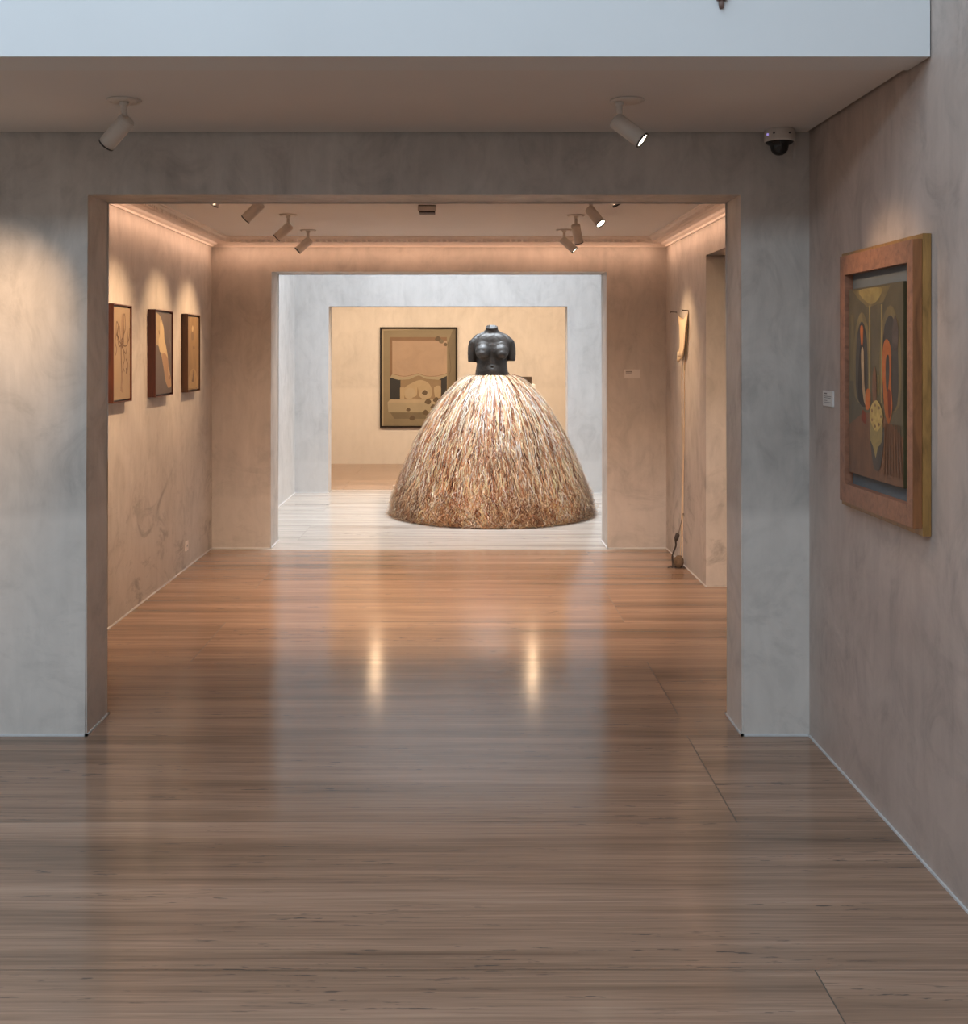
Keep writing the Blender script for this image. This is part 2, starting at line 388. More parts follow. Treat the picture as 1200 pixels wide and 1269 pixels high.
for k, bmx in spot_meshes().items():
    me = bpy.data.meshes.new(k); bmx.normal_update(); bmx.to_mesh(me); bmx.free()
    for p in me.polygons: p.use_smooth = True
    me.materials.append({'rim': M['dark_metal'], 'lens': M['lens']}.get(k, M['fixture'])); SM[k] = me
lens_variants = {}
def lens_mesh(mat):
    if mat not in lens_variants:
        me = SM['lens'].copy(); me.materials[0] = M[mat]; lens_variants[mat] = me
    return lens_variants[mat]
def spotlight(x, y, zc, aim, label, group, e=12, size=48, lens='lens', col=WARM, plate_off=0, tag_='spotlight', hot=0.8):
    t = thing('ceiling_spotlight', label, 'spotlight', (x, y, zc), group)
    def part(nm, me, par, loc=(0, 0, 0)):
        o = bpy.data.objects.new(nm, me); link(o, par); o.location = loc; return o
    part('ceiling_plate', SM['plate'], t, (plate_off, 0, 0)); part('stem', SM['stem'], t); part('knuckle', SM['knuckle'], t)
    piv = Vector((0, 0, -.085)); dirn = (Vector(aim) - Vector((x, y, zc - .085))).normalized()
    h = part('housing', SM['housing'], t, piv); h.rotation_mode = 'QUATERNION'
    h.rotation_quaternion = dirn.to_track_quat('-Z', 'Y')
    part('rim', SM['rim'], h); part('lens', lens_mesh(lens), h)
    if e:
        p = Vector((x, y, zc)) + piv + dirn * .118
        spotlamp('spotlight_beam', p, Vector(aim), e, col, size, 1.0, .022)
    return t
GG = 'spotlights on the gallery ceiling'
spotlight(-1.229, 3.94, CZ, (-2.75, 4.60, 1.0), 'white cylindrical spotlight under the near soffit, pointing left, its lens hidden', None, 110, 66, 'lens')
spotlight(.563, 3.94, CZ, (1.46, 3.62, 1.66), 'white cylindrical spotlight under the near soffit, glowing lens turned right', None, 26, 50, 'lens', plate_off=.028)
LX = -1.18
spotlight(-1.215, 5.5, CZ2, (XL2, 5.75, 1.1), 'leftmost spotlight of the left gallery row, half hidden by the near lintel', GG, 78, 62)
spotlight(LX, 6.26, CZ2, (XL2, 6.42, 1.62), 'second spotlight from the left in the left gallery row, ceiling plate hidden', GG, 78, 62)
spotlight(LX, 7.32, CZ2, (XL2, 7.30, 1.62), 'third spotlight from the left in the left gallery row, lens hidden', GG, 78, 62)
spotlight(LX, 8.25, CZ2, (XL2, 8.08, 1.62), 'rightmost spotlight of the left gallery row, sliver of glowing lens', GG, 78, 60)
RX = .757
spotlight(.725, 5.50, CZ2, (XR2, 5.30, .8), 'rightmost spotlight of the right gallery row, cut off by the near lintel', GG, 40, 56, 'lens_off')
spotlight(RX, 6.49, CZ2, (1.35, 5.95, 1.55), 'spotlight with round bright lens facing the viewer, second from right in the right row', GG, 22, 50)
spotlight(RX, 7.35, CZ2, (1.28, 8.3, .3), 'spotlight pointing steeply down with no lens in view, in the right gallery row', GG, 20, 60)
spotlight(RX, 8.22, CZ2, (XR2, 8.02, 1.62), 'farthest spotlight of the right gallery row, small bright lens angled at the pale hanging work', GG, 60, 50)
spotlight(-1.14, 14.1, 2.6, (-.75, 9.5, 1.0), 'spotlight in the end room, seen only as the left glint on the floor', None, 7, 50, 'lens_hot')
spotlight(.888, 14.1, 2.6, (.55, 9.5, 1.0), 'spotlight in the end room, seen only as the right glint on the floor', None, 7, 50, 'lens_hot')
# bay room lamps on the figure
spotlamp('bay_lamp', (-.9, 9.7, 3.6), (.28, 10.8, .8), 46, (1, .90, .80), 62, .8, .05)
spotlamp('bay_lamp', (1.3, 9.6, 3.6), (.28, 10.8, .8), 46, (1, .90, .80), 62, .8, .05)

# ------------------------------------------------------------------ camera dome and detector
t = thing('security_camera', 'white dome security camera with black bubble fixed to the soffit by the right corner', 'camera', (1.296, 4.472, CZ))
bm = bmesh.new(); lathe(bm, [(.0001, 0), (.057, 0), (.0605, -.004), (.0612, -.040), (.062, -.046), (.058, -.050), (.050, -.052)], 48); mkobj('housing', bm, M['fixture'], t, True)
bm = bmesh.new(); lathe(bm, [(.057, -.0500), (.050, -.058), (.038, -.064), (.0365, -.070), (.034, -.084), (.026, -.096), (.014, -.103), (.0001, -.105)], 48)
m_d = plain('dome_black', (.008, .008, .009), .12, spec=.6); mkobj('dome', bm, m_d, t, True)
for a in (-2.2, -1.15):
    bm = bmesh.new(); lathe(bm, [(.004, 0), (.004, .003), (.0001, .0035)], 10, 0, Matrix.Translation((.0605 * math.cos(a), .0605 * math.sin(a), -.022)) @ Vector((math.cos(a), math.sin(a), 0)).to_track_quat('Z', 'Y').to_matrix().to_4x4())
    mkobj('screw', bm, M['dark_metal'], t)
bm = bmesh.new(); lathe(bm, [(.005, 0), (.005, .003), (.0001, .004)], 12, 0, Matrix.Translation((.0605 * math.cos(-2.7), .0605 * math.sin(-2.7), -.024)) @ Vector((math.cos(-2.7), math.sin(-2.7), 0)).to_track_quat('Z', 'Y').to_matrix().to_4x4())
o = mkobj('indicator_light', bm, emis('violet_led', (.45, .35, .9), .6), t); o['label'] = 'small violet indicator light'
bm = bmesh.new(); box(bm, (1.372, Y1 - .012, 2.40), (1.380, Y1, CZ - .001), 0, .002); tag(mkobj('cable_cover', bm, M['fixture']), 'thin short vertical cable cover on the wall just right of the dome camera', 'cable')
t = thing('smoke_detector', 'small boxy smoke detector with dark slots on the gallery ceiling', 'smoke detector', (-.232, 6.90, CZ2))
bm = bmesh.new(); box(bm, (-.055, -.055, -.006), (.055, .055, 0), 0, .002); mkobj('base', bm, plain('detector_base', (.12, .08, .06), .6), t)
bm = bmesh.new(); box(bm, (-.058, -.058, -.038), (.058, .058, -.006), 0, .006); mkobj('housing', bm, M['fixture'], t, False)
bm = bmesh.new(); box(bm, (-.05, -.05, -.047), (.05, .05, -.038), 0, .003)
for i in range(5): box(bm, (-.045 + i * .02, -.0515, -.045), (-.035 + i * .02, -.050, -.040))
mkobj('vent', bm, plain('detector_vent', (.05, .03, .025), .6), t)
bm = bmesh.new(); box(bm, (-.016, -.012, -.02), (.016, .004, .03), 0, .003); lathe(bm, [(.0001, -.045), (.007, -.043), (.009, -.03), (.007, -.018), (.0001, -.018)], 16)
tag(mkobj('wall_hook', bm, plain('hook_brown', (.16, .10, .08), .5), loc=(.7925, SOFF - .010, 2.700)), 'small brown hook at the top edge on the white upper wall', 'hook')
# socket
t = thing('wall_socket', 'small pale wall socket low on the left gallery wall, under the third picture', 'socket', (XL2, 8.06, .165))
bm = bmesh.new(); box(bm, (0, -.035, -.035), (.006, .035, .035), 0, .002); mkobj('faceplate', bm, M['crown'], t)
bm = bmesh.new()
for s in (-1, 1): box(bm, (.005, s * .010 - .003, -.008), (.0068, s * .010 + .003, .008))
mkobj('slots', bm, M['dark_metal'], t)

# ------------------------------------------------------------------ labels
LBL = plain('label_card', (.66, .62, .58), .6, var=.02); INK = plain('label_ink', (.20, .18, .17), .7)
def card(name, org, u, v, n, w_, h_, lines, label):
    t = thing(name, label, 'label', org); u, v, n = Vector(u), Vector(v), Vector(n)
    def quadbox(bm, u0, u1, v0, v1, n0, n1):
        P = [u * a + v * b + n * c for a in (u0, u1) for b in (v0, v1) for c in (n0, n1)]
        lo = [min(p[i] for p in P) for i in range(3)]; hi = [max(p[i] for p in P) for i in range(3)]; box(bm, lo, hi)
    bm = bmesh.new(); quadbox(bm, -w_ / 2, w_ / 2, -h_ / 2, h_ / 2, 0, .006); mkobj('card', bm, LBL, t)
    bm = bmesh.new()
    for (u0, u1, v0, hh) in lines: quadbox(bm, (u0 - .5) * w_, (u1 - .5) * w_, (.5 - v0 - hh) * h_, (.5 - v0) * h_, .006, .0065)
    mkobj('printed_lines', bm, INK, t)
card('wall_label', (XR1, 4.292, 1.416), (0, -1, 0), (0, 0, 1), (-1, 0, 0), .115, .060, [(.12, .42, .14, .08), (.12, .85, .34, .04), (.12, .80, .44, .04), (.12, .45, .62, .035), (.12, .8, .74, .03)], 'small pale caption card on the right wall left of the large framed painting')
card('wall_label', (1.370, Y2, 1.423), (1, 0, 0), (0, 0, 1), (0, -1, 0), .130, .068, [(.1, .5, .2, .10), (.1, .5, .36, .05), (.1, .45, .46, .05)], 'small pale caption card on the gallery back wall, right of the opening')

# ------------------------------------------------------------------ pictures
def paintmat(name, c, var=.12, scale=6, rough=.6, stretch=(1, 1, 1)):
    m, nt, b = newmat(name); mp = mapping(nt, stretch); n = noi(nt, mp.outputs[0], scale, 6, .65, .8)
    r = ramp(nt, n.outputs['Fac'], [(.28, [x * (1 - var) for x in c]), (.72, [min(1, x * (1 + var)) for x in c])])
    L(nt, r.outputs[0], b.inputs['Base Color']); b.inputs['Roughness'].default_value = rough; return m
class Picture:
    """org = lower-left corner of the canvas face, u/v along it, n outwards"""
    def __init__(s, org, u, v, n, w_, h_): s.o, s.u, s.v, s.n, s.w, s.h = Vector(org), Vector(u), Vector(v), Vector(n), w_, h_; s.bm = bmesh.new(); s.m = []; s.k = 0
    def P(s, a, b, d=0): return s.o + s.u * (a * s.w) + s.v * (b * s.h) + s.n * d
    def mi(s, m):
        if m not in s.m: s.m.append(m)
        return s.m.index(m)
    def base(s, m, th):
        i = s.mi(m); P = [s.P(a, b, c) for c in (-th, 0) for a, b in ((0, 0), (1, 0), (1, 1), (0, 1))]
        lo = [min(p[k] for p in P) for k in range(3)]; hi = [max(p[k] for p in P) for k in range(3)]; box(s.bm, lo, hi, i)
    def poly(s, pts, m, smooth=0):
        s.k += 1
        p2 = [(p.x, p.y) for p in spline([(a, b, 0) for a, b in pts], smooth, True)] if smooth else pts
        p2 = [(min(1, max(0, a)), min(1, max(0, b))) for a, b in p2]
        f = s.bm.faces.new([s.bm.verts.new(s.P(a, b, .00006 * s.k)) for a, b in p2]); f.material_index = s.mi(m)
        f.normal_update()
        if f.normal.dot(s.n) < 0: f.normal_flip()
    def line(s, pts, m, wd=.01, smooth=6):
        s.k += 1; p = spline([(a * s.w, b * s.h, 0) for a, b in pts], smooth); i = s.mi(m); prev = None
        for j, q in enumerate(p):
            t = (p[min(j + 1, len(p) - 1)] - p[max(0, j - 1)]).normalized(); nn = Vector((-t.y, t.x, 0)) * wd / 2
            cur = [s.bm.verts.new(s.o + s.u * e.x + s.v * e.y + s.n * .00006 * s.k) for e in (q + nn, q - nn)]
            if prev: f = s.bm.faces.new((prev[0], prev[1], cur[1], cur[0])); f.material_index = i
            prev = cur
    def done(s, name, parent):
        bmesh.ops.triangulate(s.bm, faces=[f for f in s.bm.faces if len(f.verts) > 4])
        return mkobj(name, s.bm, s.m, parent)
def wood(name, c, stretch, rough=.4):
    m, nt, b = newmat(name); mp = mapping(nt, stretch); n = noi(nt, mp.outputs[0], 8, 6, .6, .8)
    r = ramp(nt, n.outputs['Fac'], [(.3, [x * .65 for x in c]), (.5, c), (.72, [x * 1.3 for x in c])])
    L(nt, r.outputs[0], b.inputs['Base Color']); b.inputs['Roughness'].default_value = rough; return m
def frame4(bm, P, w_, h_, t_, d0, d1, mi=0):
    """four bars round a w x h opening boundary; P maps (u,v,n)->world"""
    tl, tr, tb, tt = t_
    for (a0, a1, b0, b1) in ((0, tl, 0, h_), (w_ - tr, w_, 0, h_), (tl, w_ - tr, 0, tb), (tl, w_ - tr, h_ - tt, h_)):
        Q = [P(a, b, c) for a in (a0, a1) for b in (b0, b1) for c in (d0, d1)]
        box(bm, [min(q[i] for q in Q) for i in range(3)], [max(q[i] for q in Q) for i in range(3)], mi, .0015)
# three pictures on the left gallery wall
def left_picture(y0, y1, wc, label, painter, deep=.052):
    z0, z1 = 1.304, 1.877
    t = thing('framed_picture', label, 'picture', (XL2, (y0 + y1) / 2, (z0 + z1) / 2)); tl = t.location.copy()
    w_, h_ = y1 - y0, z1 - z0; org = Vector((0, -w_ / 2, -h_ / 2))
    P = lambda a, b, c: org + Vector((c, a, b))
    bm = bmesh.new(); frame4(bm, P, w_, h_, (.007,) * 4, 0, deep); mkobj('frame', bm, wc, t)
    bm = bmesh.new(); Q = [P(.006, .006, .002), P(w_ - .006, h_ - .006, deep - .022)]; box(bm, Q[0], Q[1]); mkobj('backing', bm, M['dark_metal'], t)
    pc = Picture(P(.017, .017, deep - .008), (0, 1, 0), (0, 0, 1), (1, 0, 0), w_ - .034, h_ - .034); painter(pc); pc.done('canvas', t)
ochre = paintmat('canvas_ochre', (0.2674, 0.1899, 0.1171), .10, 5); sepia = paintmat('sepia_line', (0.1018, 0.0534, 0.0277), .2, 20); sepia2 = paintmat('sepia_wash', (0.2169, 0.1371, 0.08), .2, 12)
def p1(c):
    c.base(ochre, .010)
    c.poly([(.50, .93), (.60, .86), (.62, .62), (.52, .60), (.47, .7)], sepia2, 4)
    c.line([(.46, .60), (.47, .45), (.5, .3), (.47, .14), (.44, .12)], sepia, .014)
    c.line([(.60, .40), (.58, .3), (.50, .14)], sepia, .0085)
    c.poly([(.44, .12), (.50, .28), (.56, .3), (.52, .14), (.58, .07), (.4, .10)], sepia2, 5)
    for q in ([(.46, .60), (.3, .66), (.18, .72), (.2, .84), (.32, .80)], [(.18, .72), (.12, .62), (.2, .55), (.14, .48)], [(.46, .60), (.40, .72), (.38, .80)], [(.5, .62), (.62, .70), (.60, .90), (.68, .92), (.72, .78), (.60, .70)],
              [(.56, .60), (.7, .58), (.86, .62), (.82, .76)], [(.86, .62), (.95, .68), (.96, .78)], [(.5, .60), (.6, .54), (.74, .50), (.80, .56)], [(.60, .52), (.66, .44), (.58, .36), (.66, .30)], [(.74, .44), (.86, .38), (.80, .28), (.76, .34)], [(.25, .66), (.35, .58), (.5, .6), (.62, .64)], [(.52, .56), (.46, .64), (.6, .66), (.58, .57), (.5, .57)]):
        c.line(q, sepia, .0085)
    c.line([(.3, .8), (.24, .7), (.34, .66)], sepia, .014); c.line([(.80, .34), (.76, .28)], sepia, .014)
taupe = paintmat('taupe', (0.0945, 0.0717, 0.0632), .15, 5, stretch=(1, 1, .4)); tan = paintmat('tan', (0.2768, 0.1684, 0.0942), .12, 6); sand = paintmat('sand', (0.3027, 0.2229, 0.1316), .15, 8); cream = paintmat('cream_yellow', (0.4357, 0.3216, 0.179), .08, 6)
def p2(c):
    c.base(taupe, .010)
    c.poly([(0, .62), (0, .96), (.18, .98), (.38, .92), (.52, .80), (.55, .68), (.66, .58), (.76, .46), (.82, .34), (.90, .22), (.97, .14), (.98, .08), (.82, .07), (.64, .14), (.52, .30), (.38, .46), (.26, .56), (.14, .60)], sand, 4)
    c.poly([(.30, .90), (.5, .82), (.55, .68), (.66, .58), (.76, .44), (.68, .42), (.48, .5), (.28, .52), (.2, .66), (.28, .72)], cream, 4)
    c.poly([(.40, .46), (.56, .50), (.74, .44), (.82, .34), (.92, .22), (.98, .12), (.82, .06), (.66, .14), (.54, .28)], tan, 4)
    c.poly([(.80, .32), (.86, .28), (.88, .22), (.82, .21)], cream, 4); c.line([(.86, .22), (.90, .17)], sepia, .01)
    c.line([(.22, .78), (.24, .73)], sepia, .012); c.line([(.86, .80), (.84, .7), (.95, .6), (.9, .5)], paintmat('taupe_light', (0.1403, 0.1061, 0.0947), .1), .02)
gold = paintmat('gold_brown', (0.2163, 0.1335, 0.0594), .22, 7, stretch=(1, 2.5, .5)); gold2 = paintmat('gold_light', (0.2706, 0.1736, 0.0766), .15, 12)
def p3(c):
    c.base(gold, .010)
    c.poly([(.06, .03), (.1, .16), (.32, .27), (.6, .28), (.82, .2), (.9, .04)], gold2, 5)
    c.poly([(.36, .12), (.44, .16), (.48, .27), (.54, .2), (.54, .12), (.46, .10)], sepia, 4)
    c.poly([(.38, .84), (.44, .88), (.52, .85), (.48, .80), (.40, .80)], cream, 4)
    c.poly([(.32, .78), (.5, .78), (.56, .7), (.36, .68)], paintmat('gold_dark', (0.1504, 0.0933, 0.0477), .2), 3)
    c.poly([(.50, .59), (.60, .60), (.62, .56), (.52, .55)], sepia, 3); c.line([(.15, .72), (.12, .6)], sepia2, .01)
left_picture(6.22, 6.57, wood('mahogany', (.075, .018, .007), (6, 6, .8)), 'thin-lined brown branch drawing in a red-brown box frame, nearest on the left gallery wall', p1)
left_picture(7.07, 7.50, wood('mahogany_dark', (.06, .014, .008), (6, 6, .8)), 'grey picture with a pale diagonal form, middle of three on the left gallery wall', p2)
left_picture(7.92, 8.29, wood('walnut', (.085, .034, .013), (6, 6, .8)), 'golden-brown picture, farthest of the three box-framed pictures on the left gallery wall', p3, .047)

# large painting on the right wall: gilt back frame, wooden inner frame, grey mount, panel
t = thing('large_framed_painting', 'large dark olive painting in a copper-brown and gilt wooden frame, on the right wall', 'painting', (XR1, 3.71, 1.498))
o0 = Vector((0, -3.71, -1.498))
def PR(y, z, x): return Vector((x - XR1, y, z)) + o0
def framebox(bm, y0, y1, z0, z1, tt, xa, xb, mi=0):
    frame4(bm, lambda a, b, c: PR(y0 + a, z0 + b, c), y1 - y0, z1 - z0, tt, xa, xb, mi)
gilt = wood('gilt_wood', (.30, .155, .045), (5, 5, 1), .35); copper = wood('copper_wood', (.28, .125, .072), (2, 4, 4), .45); copper2 = wood('brown_wood', (.22, .085, .03), (5, 5, .8), .4)
bm = bmesh.new(); framebox(bm, 3.35, 4.068, 1.032, 1.965, (.05, .05, .05, .05), 1.412, 1.438); mkobj('back_frame', bm, gilt, t)
bm = bmesh.new(); framebox(bm, 3.353, 4.004, 1.056, 1.948, (.044, .054, .067, .070), 1.382, 1.4115, 0)
for f in bm.faces:
    c = f.calc_center_median(); f.normal_update()
    if abs(f.normal.y) > .5 and c.y < 3.36 - 3.71: f.material_index = 1
bm.faces.ensure_lookup_table(); mkobj('front_frame', bm, [copper, copper2], t)
bm = bmesh.new(); box(bm, PR(3.41, 1.10, 1.412), PR(3.96, 1.89, 1.430)); mkobj('mount', bm, plain('mount_grey', (.13, .15, .165), .7, var=.06), t)
olive = paintmat('olive_dark', (0.0651, 0.0508, 0.0217), .4, 5, .4, (1, 1, .6)); ol2 = paintmat('olive', (0.1178, 0.0868, 0.0279), .4, 8, .4, (1, 2, .5)); gol = paintmat('old_gold', (0.2108, 0.155, 0.0434), .35, 14, .4)
dk = paintmat('umber_dark', (0.0217, 0.0174, 0.0136), .3, 6, .4); rust = paintmat('rust', (0.124, 0.0527, 0.0236), .4, 7, .45, (1, 4, 1)); org_ = paintmat('orange', (0.341, 0.0992, 0.0279), .25, 10); redd = paintmat('deep_red', (0.1612, 0.031, 0.0155), .3, 10); flesh = paintmat('pale', (0.31, 0.2232, 0.1364), .25, 10); lit = paintmat('pale_yellow', (0.3844, 0.279, 0.0992), .25, 40)
pc = Picture(PR(3.930, 1.168, 1.390), (0, -1, 0), (0, 0, 1), (-1, 0, 0), .487, .656)
pc.base(olive, .018)
pc.poly([(0, 0), (1, 0), (1, .24), (.8, .30), (.62, .34), (.3, .34), (0, .26)], rust)
pc.poly([(.08, .99), (.78, .99), (.66, .91), (.38, .89), (.2, .94)], ol2); pc.poly([(.2, .985), (.62, .985), (.56, .925), (.4, .91)], gol, 4)
for (x0, x1, b, tp) in ((.16, .36, .42, .82), (.66, .90, .40, .84)):
    xm = (x0 + x1) / 2
    pc.poly([(x0 - .04, b), (x0 - .04, tp - .08), (xm, tp + .05), (x1 + .04, tp - .08), (x1 + .04, b)], ol2, 4); pc.poly([(x0, b), (x0, tp - .1), (xm, tp), (x1, tp - .1), (x1, b)], dk, 4)
for x in (.40, .62): pc.poly([(x, .40), (x, .9), (x + .025, .9), (x + .025, .40)], gol)
pc.poly([(.03, .5), (.05, .86), (.10, .86), (.11, .5)], ol2)
# generic candle-lit still life masses in the same colours
pc.poly([(.20, .40), (.20, .58), (.24, .70), (.29, .70), (.33, .56), (.36, .38)], paintmat('charcoal', (0.031, 0.0279, 0.0248), .2), 4)
pc.poly([(.25, .70), (.23, .78), (.26, .80), (.29, .78), (.28, .70)], org_, 4); pc.poly([(.25, .60), (.26, .68), (.30, .66), (.31, .5), (.35, .38), (.29, .42)], flesh, 4)
pc.poly([(.34, .36), (.34, .45), (.42, .46), (.42, .37)], org_, 3); pc.poly([(.26, .30), (.28, .35), (.34, .33), (.34, .28)], redd, 4)
pc.poly([(.66, .48), (.64, .60), (.67, .70), (.74, .72), (.80, .66), (.80, .5), (.82, .38), (.76, .30), (.69, .36)], org_, 4)
pc.poly([(.71, .62), (.76, .64), (.77, .55), (.74, .46), (.71, .5)], dk, 4); pc.poly([(.74, .46), (.79, .46), (.80, .37), (.76, .33)], redd, 4); pc.poly([(.82, .72), (.86, .84), (.92, .78), (.92, .70), (.86, .66)], paintmat('smoke', (0.0744, 0.0558, 0.0496), .3, 10), 4)
pc.poly([(.48, .40), (.47, .52), (.51, .58), (.54, .52), (.54, .40)], rust, 4); pc.line([(.575, .44), (.575, .54)], lit, .007)
pc.poly([(.46, .20), (.40, .28), (.44, .16), (.50, .06), (.60, .06), (.66, .16), (.68, .28)], dk, 4)
pc.poly([(.42, .30), (.43, .20), (.48, .17), (.53, .11), (.57, .17), (.64, .2), (.66, .30)], gol)
pc.poly([(.42, .33), (.45, .38), (.54, .41), (.62, .38), (.66, .33), (.62, .28), (.54, .25), (.46, .28)], lit, 5)
for a in range(7):
    x, y = .54 + .085 * math.cos(a * .9), .33 + .055 * math.sin(a * .9); pc.poly([(x - .012, y), (x, y + .01), (x + .014, y), (x, y - .01)], rust, 3)
for k in range(7): pc.line([(.7 + .04 * k, .30), (.78 + .05 * k - .1, .04)], paintmat('rust_streak', (0.1674, 0.0744, 0.031), .3) if k == 0 else rust, .008)
pc.done('painted_panel', t)

# ------------------------------------------------------------------ big picture on the end wall
s4 = 1350 / (Y4 - .04)
fx0, fx1 = (471 - 575) / s4, (567 - 575) / s4; fz0, fz1 = 1.6 - (530 - 436) / s4, 1.6 + (436 - 405.5) / s4
t = thing('framed_picture', 'large sepia picture in a thin black frame, on the end wall behind the straw skirt', 'picture', ((fx0 + fx1) / 2, Y4, (fz0 + fz1) / 2))
W4, H4 = fx1 - fx0, fz1 - fz0; og = Vector((-W4 / 2, 0, -H4 / 2)); PF = lambda a, b, c: og + Vector((a, -c, b))
bm = bmesh.new(); frame4(bm, PF, W4, H4, (.024,) * 4, 0, .045); mkobj('frame', bm, plain('black_frame', (.012, .007, .005), .5, spec=.2), t)
pale = paintmat('bone', (0.3414, 0.2721, 0.1776), .08, 3); kh = paintmat('khaki', (0.1976, 0.1567, 0.0937), .12, 3); kh2 = paintmat('khaki_dark', (0.136, 0.1045, 0.0604), .12, 3); kh3 = paintmat('khaki_light', (0.2872, 0.2368, 0.1549), .08, 3)
blind = paintmat('blind_pink', (0.3194, 0.2249, 0.1556), .10, 4); brn = paintmat('brown_bar', (0.1679, 0.0954, 0.0482), .1, 4); blk = paintmat('near_black', (.014, .013, .012), .15, 4); body = paintmat('body_sand', (0.3267, 0.2511, 0.1503), .12, 3); body2 = paintmat('body_shade', (0.203, 0.14, 0.077), .12, 3); leaf = paintmat('leaf_brown', (.09, .06, .03), .2, 8)
pc = Picture(PF(.018, .018, .018), (1, 0, 0), (0, 0, 1), (0, -1, 0), W4 - .036, H4 - .036)
U = lambda x: (x - 78) / (945 - 78); V = lambda y: 1 - (y - 72) / (1205 - 72)
q = lambda *p: [(U(a), V(b)) for a, b in p]
pc.base(pale, .016)
pc.poly(q((103, 95), (945, 72), (945, 1205), (103, 1205)), kh); pc.poly(q((850, 230), (850, 1205), (945, 1205), (945, 72), (905, 90)), kh2)
pc.poly(q((178, 172), (838, 172), (838, 895), (178, 895)), blk)
pc.poly(q((178, 172), (838, 172), (838, 212), (215, 212), (215, 640), (178, 640)), brn)
pc.poly(q((300, 670), (300, 890), (770, 890), (770, 670), (520, 600)), body2)
pc.poly(q((295, 755), (345, 755), (345, 890), (295, 890)), body)
pc.poly(q((345, 760), (440, 700), (530, 668), (620, 700), (665, 780), (650, 870), (560, 890), (520, 890), (380, 888), (345, 840)), body, 3)
pc.poly(q((430, 880), (485, 850), (495, 790), (500, 750), (520, 850), (545, 885)), body2, 3)
pc.poly(q((350, 800), (400, 760), (450, 770), (478, 820), (430, 878), (370, 870)), pale, 4); pc.poly(q((520, 830), (560, 780), (620, 790), (640, 850), (580, 884), (530, 870)), pale, 4)
pc.poly(q((690, 755), (765, 740), (765, 850), (740, 880), (705, 880)), body, 3)
pc.poly(q((205, 212), (838, 212), (838, 590), (740, 655), (620, 640), (520, 612), (400, 655), (280, 660), (205, 620)), blind, 0)
pc.poly(q((205, 600), (320, 640), (440, 620), (505, 590), (600, 630), (740, 632), (838, 590), (838, 620), (740, 668), (600, 655), (510, 612), (400, 662), (280, 668), (180, 640)), kh3)
pc.line(q((215, 600), (340, 625), (450, 605), (505, 592)), brn, .006); pc.line(q((505, 592), (600, 622), (720, 622), (838, 590)), brn, .006)
pc.poly(q((150, 930), (180, 893), (700, 893), (700, 930)), pale); pc.poly(q((150, 930), (700, 930), (700, 1040), (160, 1040)), kh3)
pc.poly(q((180, 1045), (700, 1045), (640, 1120), (230, 1118)), kh2, 0)
pc.line(q((848, 232), (862, 330), (884, 530), (862, 620), (862, 740)), leaf, .006)
for (x, y, sz) in ((735, 192, 36), (775, 222, 30), (822, 258, 24), (583, 815, 34), (620, 920, 40), (715, 900, 38), (392, 1012, 26), (590, 1045, 36), (437, 1110, 34), (680, 980, 34)):
    pc.poly(q((x - sz, y + sz * .3), (x - sz * .5, y - sz * .6), (x + sz * .1, y - sz * .9), (x + sz * .9, y - sz * .1), (x + sz * .3, y + sz * .8)), leaf if x != 775 else kh2, 3)
pc.done('canvas', t)

# dark carving on a pale plinth, mostly behind the skirt
t = thing('plinth', 'pale square plinth mostly hidden behind the right side of the straw skirt', 'plinth', (.665, 14.0, 0))
bm = bmesh.new(); box(bm, (-.24, -.24, .02), (.24, .24, 1.185), 0, .004); mkobj('body', bm, M['white'], t)
bm = bmesh.new(); box(bm, (-.225, -.225, 0), (.225, .225, .02)); mkobj('base', bm, M['gap'], t)
bm = bmesh.new()
box(bm, (-.15, -.06, 0), (.19, .06, .04)); prof = [(-.15, .04), (-.14, .11), (-.11, .155), (-.085, .12), (-.06, .10), (-.03, .125), (0, .10), (.03, .085), (.06, .095), (.19, .095), (.19, .04)]
a = [bm.verts.new((x, -.05, z)) for x, z in prof]; b = [bm.verts.new((x, .05, z)) for x, z in prof]
bm.faces.new(a[::-1]); bm.faces.new(b)
for i in range(len(prof)): bm.faces.new((a[i], a[(i + 1) % len(prof)], b[(i + 1) % len(prof)], b[i]))
bmesh.ops.triangulate(bm, faces=bm.faces); bmesh.ops.recalc_face_normals(bm, faces=bm.faces)
tag(mkobj('dark_carving', bm, plain('dark_bronze', (.045, .028, .018), .5, bump=.4), loc=(.68, 13.98, 1.185)), 'small jagged dark carving peeking out behind the right side of the straw skirt', 'sculpture')

